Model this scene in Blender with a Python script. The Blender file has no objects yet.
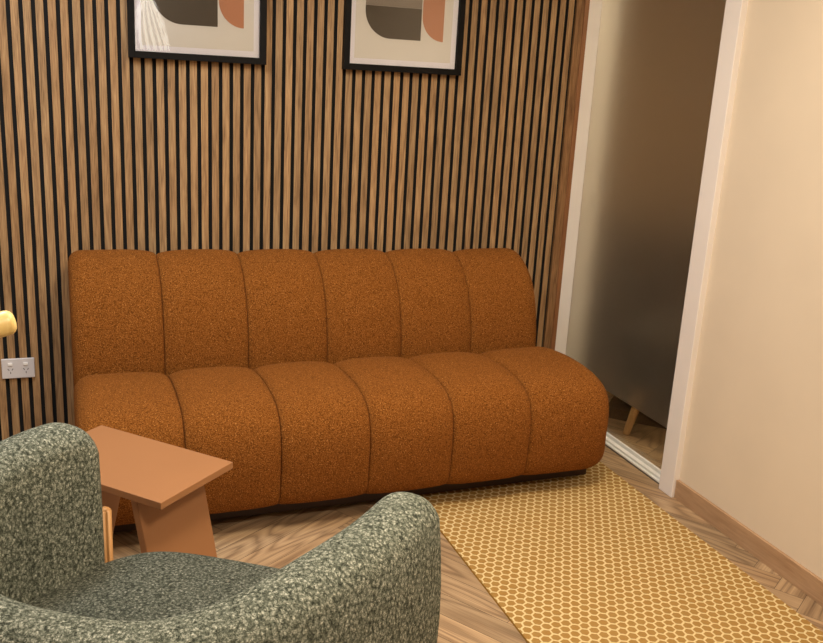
import bpy, bmesh, math, random
from mathutils import Vector, Matrix
random.seed(7)
PI = math.pi
COL = bpy.context.scene.collection

# ------------------------------------------------------------------ node helpers
def srgb(r, g, b):
    f = lambda c: (c/255/12.92) if c/255 <= .04045 else ((c/255+.055)/1.055)**2.4
    return (f(r), f(g), f(b), 1)

class NT:
    def __init__(s, name):
        s.m = bpy.data.materials.new(name); s.m.use_nodes = True
        s.t = s.m.node_tree; s.n = s.t.nodes; s.l = s.t.links
        s.b = s.n['Principled BSDF']; s.out = s.n['Material Output']
    def new(s, typ, **kw):
        n = s.n.new(typ)
        for k, v in kw.items(): setattr(n, k, v)
        return n
    def link(s, a, b): s.l.new(a, b)
    def coord(s, which='Object', scale=(1, 1, 1), rot=(0, 0, 0), loc=(0, 0, 0)):
        c = s.new('ShaderNodeTexCoord'); m = s.new('ShaderNodeMapping')
        s.link(c.outputs[which], m.inputs[0])
        m.inputs['Scale'].default_value = scale; m.inputs['Rotation'].default_value = rot; m.inputs['Location'].default_value = loc
        return m.outputs[0]
    def noise(s, vec, scale, detail=3, rough=.5, dist=0):
        n = s.new('ShaderNodeTexNoise'); s.link(vec, n.inputs['Vector'])
        n.inputs['Scale'].default_value = scale; n.inputs['Detail'].default_value = detail
        n.inputs['Roughness'].default_value = rough; n.inputs['Distortion'].default_value = dist
        return n.outputs['Fac']
    def voronoi(s, vec, scale, feature='F1'):
        n = s.new('ShaderNodeTexVoronoi'); s.link(vec, n.inputs['Vector']); n.feature = feature
        n.inputs['Scale'].default_value = scale
        return n.outputs['Distance']
    def math(s, op, a, b=None, clamp=False):
        n = s.new('ShaderNodeMath', operation=op); n.use_clamp = clamp
        for i, v in enumerate((a, b)):
            if v is None: continue
            if isinstance(v, (int, float)): n.inputs[i].default_value = v
            else: s.link(v, n.inputs[i])
        return n.outputs[0]
    def ramp(s, fac, stops, interp='LINEAR'):
        r = s.new('ShaderNodeValToRGB'); s.link(fac, r.inputs[0]); e = r.color_ramp.elements
        r.color_ramp.interpolation = interp
        while len(e) < len(stops): e.new(.5)
        for q, (p, c) in zip(e, stops): q.position = p; q.color = c
        return r.outputs[0]
    def mix(s, fac, a, b, mode='MIX'):
        n = s.new('ShaderNodeMix', data_type='RGBA', blend_type=mode)
        for sock, v in ((n.inputs[0], fac), (n.inputs[6], a), (n.inputs[7], b)):
            if isinstance(v, (int, float, tuple)): sock.default_value = v
            else: s.link(v, sock)
        return n.outputs[2]
    def color(s, c):
        if isinstance(c, tuple): s.b.inputs['Base Color'].default_value = c
        else: s.link(c, s.b.inputs['Base Color'])
    def rough(s, v):
        if isinstance(v, (int, float)): s.b.inputs['Roughness'].default_value = v
        else: s.link(v, s.b.inputs['Roughness'])
    def bump(s, h, strength=.3, dist=.005, prev=None):
        n = s.new('ShaderNodeBump'); s.link(h, n.inputs['Height'])
        n.inputs['Strength'].default_value = strength; n.inputs['Distance'].default_value = dist
        if prev: s.link(prev, n.inputs['Normal'])
        s.link(n.outputs[0], s.b.inputs['Normal']); return n.outputs[0]

def paint(name, c, rough=.5, var=.03, spec=.5, bump=0.05, bscale=300):
    t = NT(name); v = t.coord()
    n = t.noise(v, 4, 3)
    d = tuple(x*(1-var*2) for x in c[:3])+(1,)
    u = tuple(min(1, x*(1+var*2)) for x in c[:3])+(1,)
    t.color(t.ramp(n, [(.3, d), (.7, u)])); t.rough(rough)
    t.b.inputs['Specular IOR Level'].default_value = spec
    if bump: t.bump(t.noise(v, bscale, 2), bump, .002)
    return t.m

def m_slats():
    t = NT('slat_oak')
    v = t.coord(scale=(1, 1, .09))
    w = t.noise(v, 60, 4, .6, .6)
    g = t.noise(t.coord(scale=(1, 1, .02)), 420, 3, .6)
    a = t.new('ShaderNodeAttribute', attribute_name='tint')
    base = t.ramp(w, [(.32, srgb(106, 79, 53)), (.5, srgb(160, 125, 87)), (.68, srgb(188, 154, 112))])
    base = t.mix(.5, base, t.ramp(g, [(.4, srgb(108, 80, 52)), (.6, srgb(184, 148, 106))]))
    base = t.mix(1.0, base, a.outputs['Color'], 'MULTIPLY')
    t.color(base); t.rough(.6); t.b.inputs['Specular IOR Level'].default_value = .25; t.bump(g, .15, .001)
    return t.m

def m_plank():
    t = NT('herringbone_oak')
    c = t.new('ShaderNodeUVMap', uv_map='UVMap')
    def mp(sc):
        m = t.new('ShaderNodeMapping'); t.link(c.outputs[0], m.inputs[0]); m.inputs['Scale'].default_value = sc; return m.outputs[0]
    warp = t.noise(mp((1.3, 8, 1)), 1.0, 1, .4, .2)
    rings = t.math('SINE', t.math('MULTIPLY', warp, 62))
    rings = t.math('ADD', t.math('MULTIPLY', rings, .5), .5)
    g = t.noise(mp((3.5, 210, 1)), 1.0, 3, .6, .1)
    a = t.new('ShaderNodeAttribute', attribute_name='tint')
    base = t.mix(.55, t.ramp(rings, [(.0, srgb(96, 72, 52)), (.25, srgb(150, 120, 90)), (1, srgb(188, 158, 122))]),
                 t.ramp(g, [(.3, srgb(126, 98, 72)), (.7, srgb(196, 166, 128))]))
    base = t.mix(1.0, base, a.outputs['Color'], 'MULTIPLY')
    t.color(base); t.rough(t.math('ADD', t.math('MULTIPLY', g, .2), .36)); t.bump(g, .15, .001)
    return t.m

def m_wood(name, c1, c2, scale=(1, 1, .08), rough=.5, freq=70):
    t = NT(name); v = t.coord(scale=scale)
    n = t.noise(v, freq, 4, .6, .8)
    t.color(t.ramp(n, [(.3, c1), (.7, c2)])); t.rough(rough); t.bump(n, .1, .001)
    return t.m

def m_boucle():
    t = NT('rust_boucle'); v = t.coord()
    n1 = t.noise(v, 300, 3, .65, .8)
    n2 = t.voronoi(v, 260)
    n3 = t.noise(v, 9, 2)
    h = t.math('SUBTRACT', n1, t.math('MULTIPLY', n2, .55))
    col = t.ramp(h, [(.04, srgb(98, 56, 18)), (.30, srgb(142, 86, 33)), (.42, srgb(162, 104, 46)), (.56, srgb(216, 160, 94))])
    col = t.mix(t.math('MULTIPLY', n3, .22), col, srgb(124, 68, 18))
    t.color(col); t.rough(.95); t.b.inputs['Specular IOR Level'].default_value = .12
    t.b.inputs['Sheen Weight'].default_value = .1; t.b.inputs['Sheen Roughness'].default_value = .5
    t.b.inputs['Sheen Tint'].default_value = srgb(210, 130, 60)
    t.bump(h, .8, .006)
    return t.m

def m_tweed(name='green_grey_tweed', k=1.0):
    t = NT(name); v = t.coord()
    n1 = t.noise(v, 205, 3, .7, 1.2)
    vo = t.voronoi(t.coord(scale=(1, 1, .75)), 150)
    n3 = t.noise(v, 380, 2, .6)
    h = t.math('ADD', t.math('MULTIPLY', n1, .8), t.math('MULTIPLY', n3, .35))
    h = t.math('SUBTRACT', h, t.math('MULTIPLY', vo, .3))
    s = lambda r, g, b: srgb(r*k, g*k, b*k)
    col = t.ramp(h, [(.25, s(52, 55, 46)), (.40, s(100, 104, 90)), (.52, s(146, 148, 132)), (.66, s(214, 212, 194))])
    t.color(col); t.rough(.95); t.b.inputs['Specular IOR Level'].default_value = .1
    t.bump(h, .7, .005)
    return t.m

def m_rug():
    t = NT('honeycomb_rug')
    c = t.new('ShaderNodeTexCoord')
    # hand-woven wobble
    nz = t.new('ShaderNodeTexNoise'); t.link(c.outputs['Object'], nz.inputs['Vector']); nz.inputs['Scale'].default_value = 55; nz.inputs['Detail'].default_value = 1
    vs = t.new('ShaderNodeVectorMath', operation='SUBTRACT'); t.link(nz.outputs['Color'], vs.inputs[0]); vs.inputs[1].default_value = (.5, .5, .5)
    vm = t.new('ShaderNodeVectorMath', operation='SCALE'); t.link(vs.outputs[0], vm.inputs[0]); vm.inputs['Scale'].default_value = .006
    va = t.new('ShaderNodeVectorMath', operation='ADD'); t.link(c.outputs['Object'], va.inputs[0]); t.link(vm.outputs[0], va.inputs[1])
    sx = t.new('ShaderNodeSeparateXYZ'); t.link(va.outputs[0], sx.inputs[0])
    x = t.math('ADD', t.math('DIVIDE', sx.outputs[0], .0308), 500.0)
    y = t.math('ADD', t.math('DIVIDE', sx.outputs[1], .0308), 500.0)
    R3 = 1.7320508
    def cell(ox, oy):
        a = t.math('ABSOLUTE', t.math('SUBTRACT', t.math('MODULO', t.math('ADD', x, ox), 1.0), .5))
        b = t.math('ABSOLUTE', t.math('SUBTRACT', t.math('MODULO', t.math('ADD', y, oy), R3), R3/2))
        return t.math('MAXIMUM', a, t.math('ADD', t.math('MULTIPLY', a, .5), t.math('MULTIPLY', b, .8660254)))
    d = t.math('MINIMUM', cell(0, 0), cell(.5, R3/2))
    fine = t.noise(c.outputs['Object'], 700, 2)
    mid = t.noise(c.outputs['Object'], 45, 2)
    cellc = t.mix(fine, srgb(140, 106, 52), srgb(172, 138, 82))
    cellc = t.mix(t.math('MULTIPLY', mid, .5), cellc, srgb(150, 100, 34))
    linec = t.mix(fine, srgb(200, 174, 120), srgb(222, 202, 156))
    k = t.ramp(d, [(.385, (0, 0, 0, 1)), (.435, (1, 1, 1, 1))])
    t.color(t.mix(k, cellc, linec)); t.rough(.85); t.b.inputs['Specular IOR Level'].default_value = .2
    t.bump(t.math('ADD', k, t.math('MULTIPLY', fine, .3)), .5, .003)
    return t.m

def m_glass_film():
    # clear safety glass, etched (frosted) above 0.205 m
    t = NT('part_frosted_glass')
    c = t.new('ShaderNodeTexCoord'); s = t.new('ShaderNodeSeparateXYZ'); t.link(c.outputs['Object'], s.inputs[0])
    k = t.math('GREATER_THAN', s.outputs[2], .205)
    t.b.inputs['Base Color'].default_value = (.97, .90, .76, 1)
    t.b.inputs['Transmission Weight'].default_value = 1; t.b.inputs['IOR'].default_value = 1.45
    t.b.inputs['Specular IOR Level'].default_value = .35
    t.rough(t.math('MULTIPLY', k, .36))
    return t.m

def m_pane():
    t = NT('picture_glass')
    tr = t.new('ShaderNodeBsdfTransparent'); gl = t.new('ShaderNodeBsdfGlossy'); gl.inputs['Roughness'].default_value = .02
    fr = t.new('ShaderNodeFresnel'); fr.inputs['IOR'].default_value = 1.45
    mx = t.new('ShaderNodeMixShader'); t.link(fr.outputs[0], mx.inputs[0]); t.link(tr.outputs[0], mx.inputs[1]); t.link(gl.outputs[0], mx.inputs[2])
    t.link(mx.outputs[0], t.out.inputs['Surface']); return t.m

def m_emit(name, c, s):
    t = NT(name); t.b.inputs['Emission Color'].default_value = c; t.b.inputs['Emission Strength'].default_value = s
    t.color(c); return t.m

M = dict(
    slat=m_slats(), felt=paint('black_felt', (.006, .005, .004, 1), .95, bump=0),
    endwood=m_wood('end_panel_wood', srgb(122, 78, 46), srgb(150, 102, 64)),
    plank=m_plank(),
    skirt=m_wood('skirting_oak', srgb(156, 122, 90), srgb(186, 152, 118), scale=(1, .08, 1)),
    wall=paint('cream_paint', srgb(216, 200, 178), .75, .012, .2, .04),
    ceil=paint('ceiling_white', srgb(235, 230, 220), .9),
    white=paint('white_frame_paint', srgb(232, 224, 218), .4, .01),
    alu=paint('white_track_metal', srgb(242, 242, 240), .35, .01),
    grey=paint('grey_track_groove', srgb(96, 94, 92), .5, .01),
    glass=m_glass_film(), pane=m_pane(),
    boucle=m_boucle(), tweed=m_tweed('green_grey_tweed', .93), tweed_shaded=m_tweed('green_grey_tweed_shaded', .72), rug=m_rug(),  # seat copy of the tweed: shade inside the shell darkened into its colour
    rugedge=paint('rug_edge_gold', srgb(176, 134, 62), .9, .05, .2, .5, 600),
    plinth=paint('dark_plinth', srgb(58, 38, 28), .5, .05),
    terracotta=paint('terracotta_lacquer', srgb(154, 107, 70), .42, .02, .4, .06, 500),
    black=paint('black_frame', srgb(14, 11, 9), .6, .02, .15),
    mat=paint('print_mat', srgb(242, 238, 246), .85, .01),
    paper=paint('print_paper', srgb(228, 222, 214), .9, .015),
    char=paint('print_charcoal', srgb(82, 72, 60), .9, .03),
    clay=paint('print_clay', srgb(196, 136, 102), .9, .03),
    taupe=paint('print_taupe', srgb(142, 130, 118), .9, .03),
    sand=paint('print_sand', srgb(204, 176, 140), .9, .03),
    plastic=paint('outlet_white', srgb(206, 202, 204), .4, .01),
    rocker=paint('outlet_rocker', srgb(244, 242, 240), .35, .01),
    hole=paint('outlet_hole', srgb(40, 36, 34), .6),
    ash=m_wood('ash_wood', srgb(160, 112, 62), srgb(188, 138, 84)),
    pine=m_wood('pale_peg_wood', srgb(226, 192, 116), srgb(240, 212, 142), rough=.4),
    oakleg=m_wood('oak_leg', srgb(176, 136, 88), srgb(204, 164, 112)),
    brownwall=paint('brown_office_wall', srgb(168, 136, 98), .9, .03),
    darkcloth=paint('dark_cloth', srgb(52, 42, 30), .95, .05),
    plat=paint('dark_platform', srgb(70, 52, 34), .7, .05),
)

# ------------------------------------------------------------------ mesh helpers
def obj(name, bm, mat, parent=None, smooth=False, kind=None):
    bmesh.ops.recalc_face_normals(bm, faces=bm.faces)
    me = bpy.data.meshes.new(name); bm.to_mesh(me); bm.free()
    for m in (mat if isinstance(mat, (list, tuple)) else [mat]): me.materials.append(m)
    if smooth:
        for p in me.polygons: p.use_smooth = True
    o = bpy.data.objects.new(name, me); COL.objects.link(o)
    if parent: o.parent = parent
    if kind: o['kind'] = kind
    return o

def tag(o, label, cat, group=None):
    o['label'] = label; o['category'] = cat
    if group: o['group'] = group
    return o

def thing(name, label, cat, loc=(0, 0, 0), rz=0, group=None):
    o = bpy.data.objects.new(name, None); COL.objects.link(o); o.empty_display_size = .1
    o.location = loc; o.rotation_euler = (0, 0, rz); return tag(o, label, cat, group)

def bx(bm, x0, x1, y0, y1, z0, z1, bevel=0, seg=2, mi=0, M4=None):
    v = [bm.verts.new((x, y, z)) for x in (x0, x1) for y in (y0, y1) for z in (z0, z1)]
    fs = [bm.faces.new([v[i] for i in f]) for f in ((0, 1, 3, 2), (4, 6, 7, 5), (0, 4, 5, 1), (2, 3, 7, 6), (0, 2, 6, 4), (1, 5, 7, 3))]
    for f in fs: f.material_index = mi
    if M4 is not None: bmesh.ops.transform(bm, matrix=M4, verts=v)
    if bevel:
        es = list({e for f in fs for e in f.edges})
        bmesh.ops.bevel(bm, geom=es, offset=bevel, segments=seg, profile=.6, affect='EDGES')
    return fs

def prism(bm, pts, y0, y1, mi=0):
    """polygon in x,z extruded along y"""
    a = [bm.verts.new((x, y0, z)) for x, z in pts]; b = [bm.verts.new((x, y1, z)) for x, z in pts]
    n = len(pts); fs = [bm.faces.new(a), bm.faces.new(b[::-1])]
    for i in range(n): fs.append(bm.faces.new((a[i], b[i], b[(i+1) % n], a[(i+1) % n])))
    for f in fs: f.material_index = mi
    return fs

def tube(bm, p0, p1, r0, r1, seg=20, rnd=0):
    """round bar between two points, optionally with softened ends"""
    p0, p1 = Vector(p0), Vector(p1); d = p1-p0; L = d.length; q = d.to_track_quat('Z', 'Y')
    prof = []
    if rnd:
        for k in range(5):
            a = PI/2*k/4; prof.append((rnd*(1-math.cos(a)), r0-rnd+rnd*math.sin(a)))
        for k in range(5):
            a = PI/2*k/4; prof.append((L-rnd+rnd*math.sin(a), r1-rnd+rnd*math.cos(a)))
    else: prof = [(0, r0), (L, r1)]
    rings = []
    for h, r in prof:
        rings.append([bm.verts.new(p0+q @ Vector((r*math.cos(2*PI*i/seg), r*math.sin(2*PI*i/seg), h))) for i in range(seg)])
    for a, b in zip(rings, rings[1:]):
        for i in range(seg): bm.faces.new((a[i], a[(i+1) % seg], b[(i+1) % seg], b[i]))
    bm.faces.new(rings[0][::-1]); bm.faces.new(rings[-1])

def catmull(pts, n, closed=True):
    out = []; N = len(pts); rng = range(N) if closed else range(N-1)
    for i in rng:
        def g(k): return Vector(pts[k % N]) if closed else Vector(pts[max(0, min(N-1, k))])
        p0, p1, p2, p3 = g(i-1), g(i), g(i+1), g(i+2)
        for k in range(n):
            t = k/n
            out.append(.5*((2*p1)+(-p0+p2)*t+(2*p0-5*p1+4*p2-p3)*t*t+(-p0+3*p1-3*p2+p3)*t**3))
    if not closed: out.append(Vector(pts[-1]))
    return out

# ------------------------------------------------------------------ room shell
WX = .074           # right wall plane
JY = -.905          # front edge of the glazed opening
def wall(name, *b, mat='wall'):
    bm = bmesh.new(); bx(bm, *b); return obj(name, bm, M[mat], kind='structure')

# floor: herringbone of single boards, one mesh
def floor():
    bm = bmesh.new(); uv = bm.loops.layers.uv.new('UVMap'); tint = bm.loops.layers.float_color.new('tint')
    w, n = .09, 7; th = math.radians(33); c, s = math.cos(th), math.sin(th)
    g = .0007/w
    X0, X1, Y0, Y1 = -3.7, 2.9, -5.3, 1.7
    def board(x, y, lx, ly, vert):
        cx, cy = (x+lx/2)*w-2.06, (y+ly/2)*w-.085
        wx, wy = cx*c-cy*s, cx*s+cy*c
        if not (X0-.4 < wx < X1+.4 and Y0-.4 < wy < Y1+.4): return
        k = random.uniform(.72, 1.08); warm = random.uniform(-.03, .04)
        ou, ov = random.uniform(0, 50), random.uniform(0, 50)
        q = [(x+g, y+g), (x+lx-g, y+g), (x+lx-g, y+ly-g), (x+g, y+ly-g)]
        vs = [bm.verts.new(((a*w-2.06)*c-(b*w-.085)*s, (a*w-2.06)*s+(b*w-.085)*c, 0)) for a, b in q]
        f = bm.faces.new(vs)
        for lp, (a, b) in zip(f.loops, q):
            u, v = (b-y, a-x) if vert else (a-x, b-y)
            lp[uv].uv = (u*w*1.0+ou, v*w+ov); lp[tint] = (k*(1+warm), k, k*(1-warm), 1)
    for k in range(-90, 90):
        for m in range(-8, 9):
            board(k+2*n*m, k, n, 1, False)
            board(k, k-2*n+1+2*n*m, 1, n, True)
    # clip to the building's outline
    for co, no in (((X0, 0, 0), (-1, 0, 0)), ((X1, 0, 0), (1, 0, 0)), ((0, Y0, 0), (0, -1, 0)), ((0, Y1, 0), (0, 1, 0))):
        bmesh.ops.bisect_plane(bm, geom=bm.verts[:]+bm.edges[:]+bm.faces[:], plane_co=co, plane_no=no, clear_outer=True)
    top = list(bm.faces)
    for f in top: f.material_index = 0
    for f in bx(bm, X0, X1, Y0, Y1, -.1, -.0012):
        f.material_index = 1
        for lp in f.loops: lp[tint] = (.3, .3, .3, 1)
    me = bpy.data.meshes.new('floor'); bm.to_mesh(me); bm.free()
    me.materials.append(M['plank']); me.materials.append(M['plinth'])
    o = bpy.data.objects.new('floor', me); COL.objects.link(o); o['kind'] = 'structure'
floor()

wall('ceiling', -3.7, 2.9, -5.3, 1.7, 2.6, 2.7, mat='ceil')
wall('wall_left', -3.7, -3.6, -5.3, .1, 0, 2.6)
wall('wall_front', -3.7, WX+.13, -5.3, -5.2, 0, 2.6)
bm = bmesh.new()
bx(bm, WX, WX+.13, -5.2, -.985, 0, 2.6); bx(bm, WX, WX+.13, -.985, .1, 2.35, 2.6)
obj('wall_right', bm, M['wall'], kind='structure')

# back wall: slatted oak panel over black felt, one mesh
def back_wall():
    bm = bmesh.new(); tint = bm.loops.layers.float_color.new('tint')
    def col(fs, c):
        for f in fs:
            for lp in f.loops: lp[tint] = c
    bx(bm, -3.7, .0638, .014, .1, 0, 2.6, mi=1)
    i = 56
    while True:
        cx = .04*(i-56)-.02
        if cx < -3.58: break
        k = random.uniform(.86, 1.1); wv = random.uniform(-.03, .03)
        fs = bx(bm, cx-.0129, cx+.0129, 0, .0141, 0, 2.6, mi=0)
        for f in fs:
            f.normal_update()
            if abs(f.calc_center_median().x-cx) > .01: f.material_index = 1
        col(fs, (k*(1+wv), k, k*(1-wv), 1)); i -= 1
    col(bx(bm, .0070, .042, 0, .0141, 0, 2.6, mi=0), (.74, .64, .58, 1))
    me = bpy.data.meshes.new('wall_back'); bmesh.ops.recalc_face_normals(bm, faces=bm.faces)
    # offset grain per slat comes from object coordinates
    bm.to_mesh(me); bm.free(); me.materials.append(M['slat']); me.materials.append(M['felt'])
    o = bpy.data.objects.new('wall_back', me); COL.objects.link(o); o['kind'] = 'structure'
back_wall()
bm = bmesh.new(); bx(bm, .0425, .0638, -.004, .014, 0, 2.6, .0015); obj('trim_1', bm, M['endwood'], kind='structure')

# glazed opening: door_1 (jambs, track, glass)
dr = bpy.data.objects.new('door_1', None); COL.objects.link(dr); dr['kind'] = 'structure'; dr.location = (.1, -.5, 0)
def dpart(name, boxes, mat, bev=.0015):
    bm = bmesh.new()
    for b in boxes: bx(bm, *[b[0]-.1, b[1]-.1, b[2]+.5, b[3]+.5, b[4], b[5]], bevel=bev)
    return obj(name, bm, M[mat], dr)
dpart('far_jamb', [(.0642, .092, -.003, .1, 0, 2.35), (.0925, .123, .0, .1, 0, 2.35), (.123, .235, .001, .1, 0, 2.35)], 'white')
dpart('near_jamb', [(.050, .215, -.988, JY, 0, 2.35)], 'white', .003)
dpart('head_jamb', [(.055, .2, JY, 0, 2.3, 2.35)], 'white')
dpart('floor_track', [(.073, .150, JY, -.003, 0, .006)], 'grey', 0)
dpart('track_rail', [(.0732, .085, JY, -.003, .0062, .012)], 'alu', .0008)
dpart('track_rail', [(.0885, .108, JY, -.003, .0062, .019)], 'alu', .0008)
dpart('track_rail', [(.1125, .1235, JY, -.003, .0062, .030)], 'alu', .0008)
bm = bmesh.new(); bx(bm, .124-.1, .132-.1, JY+.5+.001, -.003+.5, .0063, 2.3); g = obj('glass_panel', bm, M['glass'], dr)

bm = bmesh.new(); bx(bm, WX-.013, WX, -5.2, -.989, 0, .074, .0015); obj('baseboard_right', bm, M['skirt'], kind='structure')

# room beyond the glass
wall('wall_beyond_back', .19, 2.9, 1.6, 1.7, 0, 2.6, mat='brownwall')
wall('wall_beyond_right', 2.8, 2.9, -2.1, 1.6, 0, 2.6, mat='brownwall')
wall('wall_beyond_front', .204, 2.8, -2.2, -2.1, 0, 2.6, mat='brownwall')
wall('wall_beyond_left', .09, .19, .1, 1.6, 0, 2.6, mat='brownwall')

# ------------------------------------------------------------------ sofa
def inset_profile(prof, spine, d, ds=0):
    a, b = Vector(spine[0]), Vector(spine[1]); out = []; d0 = d
    for p in prof:
        t = max(0, min(1, (p-a).dot(b-a)/(b-a).length_squared)); m = a+(b-a)*t
        k = max(0, min(1, (p.y-.08)/.14)); d = d0*(.55+.45*k)+ds*(.25+.75*k)       # seams pull in less near the base
        v = m-p; out.append(p+v.normalized()*min(d, v.length*.9))
    return out

def channel(prof, spine, x0, x1, L, R, B=.021, dz=0):
    """one upholstered channel between x0 and x1; L / R = rounding of an outer end, 0 for a seam"""
    bm = bmesh.new(); n = 34; rings = []
    w = x1-x0
    for i in range(n+1):
        u = (1-math.cos(PI*i/n))/2
        if L or R: u = (i/n+u)/2
        s = u*w
        def seam(q):                                   # q: 0 at the seam .. 1 in the middle
            q = max(0, min(1, q)); return B*(1-(1-(1-q)**2.6)**(1/2.0))
        def end(q, r):
            if q >= r: return 0
            return r*(1-math.sqrt(max(0, 1-((r-q)/r)**2)))
        d = ds = 0; hw = w/2
        if L: d += end(s, L)
        elif s < hw: ds += seam(s/hw)
        if R: d += end(w-s, R)
        elif w-s < hw: ds += seam((w-s)/hw)
        pr = inset_profile(prof, spine, d, ds)
        rings.append([bm.verts.new((x0+s, p.x, p.y+dz)) for p in pr])
    m = len(rings[0])
    for a, b in zip(rings, rings[1:]):
        for k in range(m): bm.faces.new((a[k], a[(k+1) % m], b[(k+1) % m], b[k]))
    bm.faces.new(rings[0]); bm.faces.new(rings[-1][::-1])
    return bm

SX, SY = -2.04, -.045
sofa = thing('sofa', 'rust orange boucle armless sofa with vertical channel tufting on a dark plinth', 'sofa', (SX, SY, 0), math.radians(.8))
o = .012
seat_p = catmull([(-.345, .11), (-.50, .086), (-.70, .084), (-.80, .088), (-.852, .118), (-.878, .20), (-.886, .285), (-.877, .36), (-.847, .418),
                  (-.79, .455), (-.70, .472), (-.58, .474), (-.46, .463), (-.385, .445), (-.352, .415), (-.345, .30)], 5)
back_p = catmull([(-.004, .12), (-.002, .45), (-.006, .70), (-.02, .768), (-.065, .793), (-.13, .786), (-.20, .748), (-.262, .685), (-.302, .61),
                  (-.326, .53), (-.338, .44), (-.338, .30), (-.332, .14), (-.17, .10)], 5)
P = .3015
for i in range(6):
    L = .06 if i == 0 else 0; R = .095 if i == 5 else 0
    a = i*P+.0007-(.012 if i == 0 else 0); b = (i+1)*P-.0007+(.052 if i == 5 else 0)
    obj('seat_cushion', channel(seat_p, ((-.48, .27), (-.72, .27)), a, b, L, R, .026, -.009), M['boucle'], sofa, True)
for i in range(6):
    L = .045 if i == 0 else 0; R = .065 if i == 5 else 0
    obj('back_cushion', channel(back_p, ((-.16, .30), (-.10, .66)), i*P+.0007-(.008 if i == 0 else 0), (i+1)*P-.0007+(.016 if i == 5 else 0), L, R, .021, (2.5-i)*.0045+.003), M['boucle'], sofa, True)
bm = bmesh.new(); bx(bm, .05, 6*P+.048, -.722, -.06, .0082, .105, .003)
obj('plinth', bm, M['plinth'], sofa)

# ------------------------------------------------------------------ rug
bm = bmesh.new(); bx(bm, -.8997, -.05, -3.55, -.62, 0.0002, .008, mi=0)
for f in bm.faces:
    n = f.normal
bmesh.ops.recalc_face_normals(bm, faces=bm.faces)
for f in bm.faces: f.material_index = 0 if abs(f.normal.z) > .5 else 1
rg = obj('rug', bm, [M['rug'], M['rugedge']]); tag(rg, 'golden honeycomb patterned rug running out from under the sofa', 'rug')

# ------------------------------------------------------------------ side table
E1 = Vector((.689, -.7247, 0)); ang = math.atan2(E1.y, E1.x)
tb = thing('side_table', 'terracotta lacquered side table with two splayed panel legs beside the armchair', 'table', (-1.972, -1.056, 0), ang)
# local: s along x (0..0.451), t along -y (0..0.273)
LT, WT, HT = .451, .273, .5
bm = bmesh.new(); bx(bm, 0, LT, -WT, 0, HT-.018, HT, .0015); obj('table_top', bm, M['terracotta'], tb)
def panel_leg(s_top, slope, sgn):
    bm = bmesh.new(); th = .02; h = HT-.0182
    pts = [(s_top, h), (s_top+slope*h, 0), (s_top+slope*h-sgn*th, 0), (s_top-sgn*th, h)]
    prism(bm, pts, -WT+.015, -.02)
    bmesh.ops.bevel(bm, geom=bm.edges[:], offset=.0012, segments=2, affect='EDGES')
    return bm
obj('leg', panel_leg(.362, .21, 1), M['terracotta'], tb)
obj('leg', panel_leg(.106, -.26, -1), M['terracotta'], tb)

# ------------------------------------------------------------------ armchair
def shell_mesh(ctrl, zb=.2):
    """tub shell: ctrl = (u, v, ztop, half thickness)"""
    pts = catmull(ctrl, 14, closed=False) if False else None
    def cr(seq, n):
        out = []; N = len(seq)
        for i in range(N-1):
            g = lambda k: seq[max(0, min(N-1, k))]
            p0, p1, p2, p3 = g(i-1), g(i), g(i+1), g(i+2)
            for k in range(n):
                t = k/n
                out.append(tuple(.5*((2*b)+(-a+c)*t+(2*a-5*b+4*c-d)*t*t+(-a+3*b-3*c+d)*t**3) for a, b, c, d in zip(p0, p1, p2, p3)))
        out.append(tuple(seq[-1])); return out
    s = cr(ctrl, 16)
    # arc lengths
    al = [0]
    for a, b in zip(s, s[1:]): al.append(al[-1]+math.hypot(b[0]-a[0], b[1]-a[1]))
    T = al[-1]
    # resample, dense at the ends
    N = 130; samp = []
    for i in range(N+1):
        t = i/N; t = .6*t+.4*(1-math.cos(PI*t))/2; q = t*T
        j = max(k for k in range(len(al)) if al[k] <= q+1e-9); j = min(j, len(al)-2)
        f = (q-al[j])/(al[j+1]-al[j]); samp.append((q, [x+(y-x)*f for x, y in zip(s[j], s[j+1])], Vector((s[j+1][0]-s[j][0], s[j+1][1]-s[j][1])).normalized()))
    bm = bmesh.new(); rings = []
    for q, (u, v, zt, h), tg in samp:
        e = min(q, T-q); Rz = .095; Rt = h*.95
        if e < Rz: zt -= Rz*(1-math.sqrt(max(0, 1-((Rz-e)/Rz)**2)))*.95
        hh = h
        if e < Rt: hh = max(.004, h*math.sqrt(max(0, 1-((Rt-e)/Rt)**2)))
        nrm = Vector((tg.y, -tg.x))      # points outward for left-to-right ordering
        ring = []; K = 40
        H2 = (zt-zb)/2; zc = (zt+zb)/2
        for k in range(K):
            a = 2*PI*k/K; ca, sa = math.cos(a), math.sin(a)
            # rounded slab: the two long sides straight, top and bottom round
            rr = min(h*1.0, H2*.9)
            px = hh*(abs(ca)**.8)*(1 if ca > 0 else -1)
            pz = (H2-rr)*(1 if sa > 1e-9 else -1 if sa < -1e-9 else 0)*min(1, abs(sa)*2.2)+rr*(abs(sa)**1.15)*(1 if sa > 0 else -1)
            bulge = .012*math.cos(pz/H2*PI/2) if hh > h*.9 else 0
            off = px+(bulge if px > 0 else -bulge*.2)
            ring.append(bm.verts.new((u-nrm.x*off*-1, v-nrm.y*off*-1, zc+pz)))
        rings.append(ring)
    K = len(rings[0])
    for a, b in zip(rings, rings[1:]):
        for k in range(K): bm.faces.new((a[k], a[(k+1) % K], b[(k+1) % K], b[k]))
    bm.faces.new(rings[0]); bm.faces.new(rings[-1][::-1])
    return bm

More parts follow.
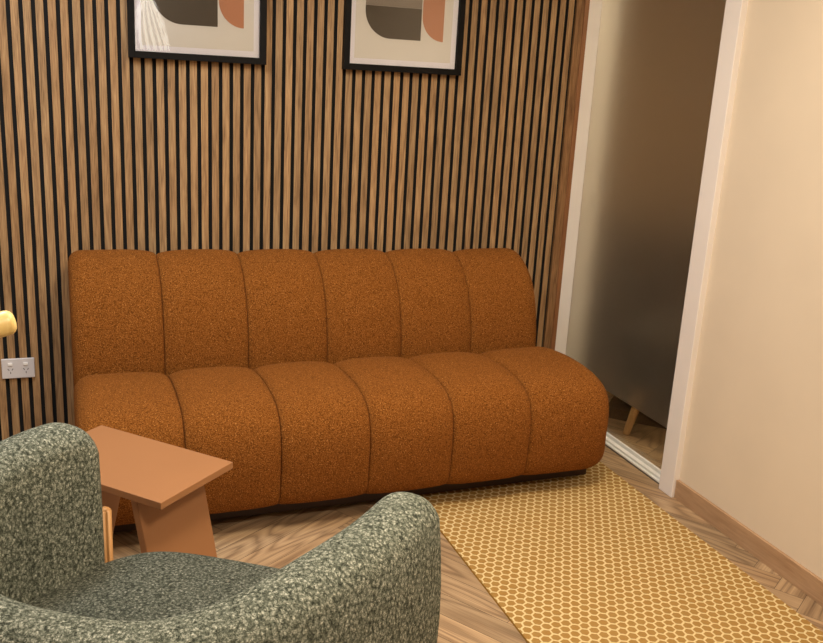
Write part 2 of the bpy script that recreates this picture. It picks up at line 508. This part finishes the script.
def seat_mesh(outline, z0, z1, crown=.02, r=.05):
    """rounded cushion slab"""
    c = sum((Vector(p) for p in outline), Vector((0, 0)))/len(outline)
    bm = bmesh.new(); rings = []
    pr = catmull(outline, 8)
    lv = []
    for k in range(7): a = PI/2*k/6; lv.append((r*(1-math.sin(a)) , z0+r*(1-math.cos(a))))
    lv = [(r*(1-math.sin(PI/2*k/6)), z0+r*(1-math.cos(PI/2*k/6))) for k in range(7)]
    lv += [(r*(1-math.cos(PI/2*k/6)), z1-r+r*math.sin(PI/2*k/6)) for k in range(7)]
    for q in (.35, .55, .75, .9): lv.append((('f', q), z1+crown*(1-(1-q)**2)))
    for d, z in lv:
        ring = []
        for p in pr:
            v = c-p; L = v.length
            if isinstance(d, tuple): dd = r+(L-r)*(d[1]-.1)
            else: dd = d
            ring.append(bm.verts.new((*(p+v/L*min(dd, L*.97)), z)))
        rings.append(ring)
    m = len(pr)
    for a, b in zip(rings, rings[1:]):
        for k in range(m): bm.faces.new((a[k], a[(k+1) % m], b[(k+1) % m], b[k]))
    bm.faces.new(rings[0]); bm.faces.new(rings[-1][::-1])
    return bm

CH = Vector((-1.715, -1.85, 0)); CA = math.atan2(-.548, .836)
chair = thing('armchair', 'green grey tweed tub armchair in the foreground with pale wooden legs', 'armchair', CH, CA)
ctrl = [(-.370, .030, .748, .062), (-.386, -.04, .758, .066), (-.416, -.13, .757, .068), (-.452, -.24, .739, .068), (-.450, -.36, .712, .066), (-.37, -.475, .688, .064),
        (-.20, -.532, .672, .062), (-.03, -.535, .668, .062), (.09, -.508, .674, .064), (.190, -.425, .690, .066), (.260, -.31, .708, .068), (.312, -.20, .718, .068),
        (.346, -.10, .728, .066), (.366, .008, .734, .062)]
obj('shell', shell_mesh(ctrl, .22), M['tweed'], chair, True)
so = [(.305, -.01), (.295, -.09), (.255, -.19), (.195, -.30), (.11, -.39), (-.03, -.445), (-.18, -.445), (-.31, -.405), (-.385, -.32), (-.40, -.22), (-.365, -.10), (-.315, .01), (-.22, .08), (-.03, .095), (.18, .075)]
obj('seat', seat_mesh(so, .27, .445), M['tweed_shaded'], chair, True)
def flat_leg(u, v, zt, w=.025, d=.026, rz=0, lean=0):
    bm = bmesh.new(); bx(bm, -w/2, w/2, -d/2, d/2, 0, zt)
    bmesh.ops.bevel(bm, geom=bm.edges[:], offset=.006, segments=3, affect='EDGES')
    bmesh.ops.transform(bm, matrix=Matrix.Translation((u, v, 0)) @ Matrix.Rotation(rz, 4, 'Z'), verts=bm.verts[:])
    return bm
for u, v, zt, rz in ((-.357, .055, .522, 0), (.350, .052, .535, 0), (-.30, -.42, .26, .6), (.15, -.40, .26, -.6)):
    obj('leg', flat_leg(u, v, zt, rz=rz), M['ash'], chair, True)

# ------------------------------------------------------------------ framed prints
def arc(cx, cz, r, a0, a1, n=16): return [(cx+r*math.cos(a0+(a1-a0)*i/n), cz+r*math.sin(a0+(a1-a0)*i/n)) for i in range(n+1)]
def picture(name_x0, label, second):
    W, H, Z = .497, .70, 1.49
    t = thing('framed_print', label, 'picture', (name_x0, -.0005, Z), 0, 'framed abstract prints')
    F = .024
    bm = bmesh.new()
    for b in ((0, F, 0, H), (W-F, W, 0, H), (F, W-F, 0, F), (F, W-F, H-F, H)): bx(bm, b[0], b[1], -.028, 0, b[2], b[3], .0012)
    obj('frame', bm, M['black'], t)
    bm = bmesh.new(); bx(bm, F, W-F, -.010, -.002, F, H-F); obj('mat_board', bm, M['mat'], t)
    bm = bmesh.new(); bx(bm, F+.022, W-F-.022, -.0106, -.0101, F+.022, H-F-.022); pr = obj('print', bm, M['paper'], t)
    def shape(nm, pts, mat, y=-.0112):
        bm = bmesh.new(); prism(bm, pts, y, y+.0004); return obj(nm, bm, M[mat], pr)
    # dark block with a rounded lower left corner
    x0, x1, zb = .085, .318, .125
    zt = .245 if second else .40
    shape('dark_shape', [(x1, zb), (x1, zt), (x0, zt)]+arc(x0+.105, zb+.105, .105, PI, 1.5*PI), 'char')
    if second: shape('taupe_shape', [(x1, .2455), (x1, .42)]+arc((x0+x1)/2, .42, (x1-x0)/2, 0, PI)+[(x0, .42)]+[(x0, .2455)], 'taupe', -.0112)
    else: shape('sand_shape', [(x1, .401)]+arc((x0+x1)/2, .42, (x1-x0)/2, 0, PI)+[(x0, .401)], 'sand')
    shape('clay_shape', [(.414, zb-.001), (.414, .40), (.321, .40)]+arc(.414, zb+.092, .0915, PI, 1.5*PI), 'clay')
    shape('circle_shape', arc(.36, .50, .05, 0, 2*PI, 32)[:-1], 'sand' if second else 'clay')
    bm = bmesh.new(); bx(bm, F, W-F, -.018, -.016, F, H-F); obj('glass', bm, M['pane'], t)
picture(-1.81, 'black framed abstract print above the left half of the sofa, plain dark block', False)
picture(-1.011, 'black framed abstract print above the right half of the sofa, taupe over its block', True)

# ------------------------------------------------------------------ double power outlet
ot = thing('power_outlet', 'white double power outlet on the slatted wall left of the sofa', 'outlet', (-2.2395, 0, .3365))
bm = bmesh.new(); bx(bm, -.0575, .0575, -.010, -.0002, -.0385, .0385, .003, 3); obj('plate', bm, M['plastic'], ot)
for sx in (-.027, .027):
    bm = bmesh.new(); bx(bm, sx-.008, sx+.008, -.0135, -.0098, .013, .024, .0015); obj('switch', bm, M['rocker'], ot)
    bm = bmesh.new()
    for dx, dz, r in ((-.007, -.003, math.radians(-30)), (.007, -.003, math.radians(30)), (0, -.016, 0)):
        bx(bm, -.0011, .0011, -.0104, -.0099, -.0042, .0042, M4=Matrix.Translation((sx+dx, 0, dz)) @ Matrix.Rotation(r, 4, 'Y'))
    obj('socket_slots', bm, M['hole'], ot)

# ------------------------------------------------------------------ coat stand at the left edge (only one peg reaches the view)
CS = Vector((-2.33, -2.52, 0))
cs = thing('coat_stand', 'pale timber stand whose round peg pokes in at the left edge above the outlet', 'stand', CS)
bm = bmesh.new(); tube(bm, (0, 0, .03), (0, 0, 1.6), .02, .018, 24, .006); obj('pole', bm, M['pine'], cs, True)
bm = bmesh.new(); tube(bm, (0, 0, 0), (0, 0, .03), .16, .16, 40, .008); obj('base', bm, M['pine'], cs, True)
PEG = [((0.0, 0.0, 1.15), (.240, .056, 1.198)), ((0, 0, 1.4), (-.14, -.12, 1.46)), ((0, 0, 1.4), (-.02, -.17, 1.46))]
for a, b in PEG:
    bm = bmesh.new(); tube(bm, a, b, .0135, .0145, 28, .009); obj('peg', bm, M['pine'], cs, True)

# ------------------------------------------------------------------ furniture beyond the glass
dv = Vector((.719, -.695, 0)); A = math.atan2(dv.y, dv.x)
lounge = thing('lounge_seat', 'dark lounge seat with a tapered oak leg, blurred behind the frosted glass', 'seat', (.235, -.40, 0), A)
# local x runs along the seat, y goes back from its front
bm = bmesh.new(); bx(bm, -.13, 1.15, .165, .62, 0, .05, .003); obj('plinth', bm, M['plat'], lounge)
bm = bmesh.new(); bx(bm, -.06, 1.12, .02, .64, .205, .46, .03, 4); obj('seat', bm, M['darkcloth'], lounge, True)
bm = bmesh.new(); bx(bm, -.06, 1.12, .50, .66, .44, .86, .03, 4); obj('backrest', bm, M['darkcloth'], lounge, True)
bm = bmesh.new(); bx(bm, .0, 1.05, .2, .58, .05, .207); obj('pedestal', bm, M['plat'], lounge)
for x in (.03, 1.0):
    bm = bmesh.new(); tube(bm, (x-.03, -.0, .0), (x+.015, .06, .215), .015, .024, 20, .003); obj('leg', bm, M['oakleg'], lounge, True)

cb = thing('added_dark_cabinet', 'dark low cabinet added to darken the blur behind the frosted glass', 'cabinet', (.75, .55, 0))  # invented cabinet, covers the lit floor so the lower glass reads dark
bm = bmesh.new(); bx(bm, -.52, .55, -.20, .25, 0, .78, .004); obj('carcass', bm, M['darkcloth'], cb)
for k in (0, 1):
    bm = bmesh.new(); bx(bm, -.51+k*.53, .01+k*.53, -.218, -.2002, .06, .77, .003); d_ = obj('door', bm, M['plat'], cb)
    bm = bmesh.new(); bx(bm, -.03+k*.06, -.02+k*.06, -.236, -.2182, .40, .56, .002); obj('handle', bm, M['black'], d_)

# ------------------------------------------------------------------ lights
def area(name, loc, target, size, power, col, sy=None, spread=PI):
    l = bpy.data.lights.new(name, 'AREA'); l.energy = power; l.color = col; l.size = size
    if sy: l.shape = 'RECTANGLE'; l.size_y = sy
    l.spread = spread
    o = bpy.data.objects.new(name, l); COL.objects.link(o); o.location = loc
    o.rotation_euler = (Vector(target)-Vector(loc)).to_track_quat('-Z', 'Y').to_euler(); return o
area('ceiling_panel_light', (-1.05, -1.85, 2.58), (-1.05, -1.6, 0), .6, 42, (1, .86, .66), spread=2.7)
area('ceiling_warm_light', (-1.15, -3.4, 2.58), (-1.4, -2.3, .3), .5, 40, (1, .86, .68), spread=2.3)
area('ceiling_cool_light', (-2.3, -1.15, 2.58), (-2.3, -1.1, .3), .6, 34, (.88, .94, 1))
lp = thing('pendant_lamp', 'glowing ribbed pendant lamp mirrored in the glass of the left print', 'lamp', (-1.37, -4.6, 1.55))
bm = bmesh.new(); NR = 20
for k in range(NR):
    a0, a1 = 2*PI*k/NR, 2*PI*(k+.55)/NR; prev = None
    for q in range(9):
        t = q/8; rr = .17-.13*t**1.6; z = .42*t
        cur = [bm.verts.new((rr*math.cos(a+t*.5), rr*math.sin(a+t*.5), z)) for a in (a0, a1)]
        if prev: bm.faces.new((prev[0], prev[1], cur[1], cur[0]))
        prev = cur
obj('shade', bm, m_emit('lamp_glow', (1, .95, .86, 1), 5), lp)
bm = bmesh.new(); tube(bm, (0, 0, .01), (0, 0, .39), .13, .025, 32); obj('liner', bm, M['felt'], lp)
bm = bmesh.new(); tube(bm, (0, 0, .40), (0, 0, 1.049), .004, .004, 12); obj('cord', bm, M['black'], lp)
bm = bmesh.new(); tube(bm, (0, 0, .395), (0, 0, .43), .045, .03, 24, .004); obj('cap', bm, M['black'], lp)
area('office_light', (1.2, -.75, 2.58), (.9, -.4, 0), .6, 50, (1, .90, .68))
w = bpy.data.worlds.new('World'); bpy.context.scene.world = w; w.use_nodes = True
w.node_tree.nodes['Background'].inputs[0].default_value = (1, .85, .68, 1); w.node_tree.nodes['Background'].inputs[1].default_value = .08

# ------------------------------------------------------------------ camera
cam = bpy.data.cameras.new('camera'); co = bpy.data.objects.new('camera', cam); COL.objects.link(co)
cam.sensor_fit = 'HORIZONTAL'; cam.sensor_width = 36; cam.lens = 908.02*36/823; cam.clip_start = .05
r = Vector((0.93755536, -0.34358346, 0.0542251)); u = Vector((0.04247242, 0.26780644, 0.96253613)); f = Vector((0.34523333, 0.90012783, -0.26567618))
mt = Matrix((r, u, -f)).transposed().to_4x4(); mt.translation = Vector((-2.02342184, -3.55708972, 1.49815056)); co.matrix_world = mt
sc = bpy.context.scene; sc.camera = co
sc.view_settings.view_transform = 'Standard'; sc.view_settings.look = 'None'; sc.view_settings.exposure = 0
sc.cycles.use_denoising = True
sc.cycles.max_bounces = 8; sc.cycles.transmission_bounces = 8; sc.cycles.transparent_max_bounces = 8
sc.cycles.sample_clamp_indirect = 6
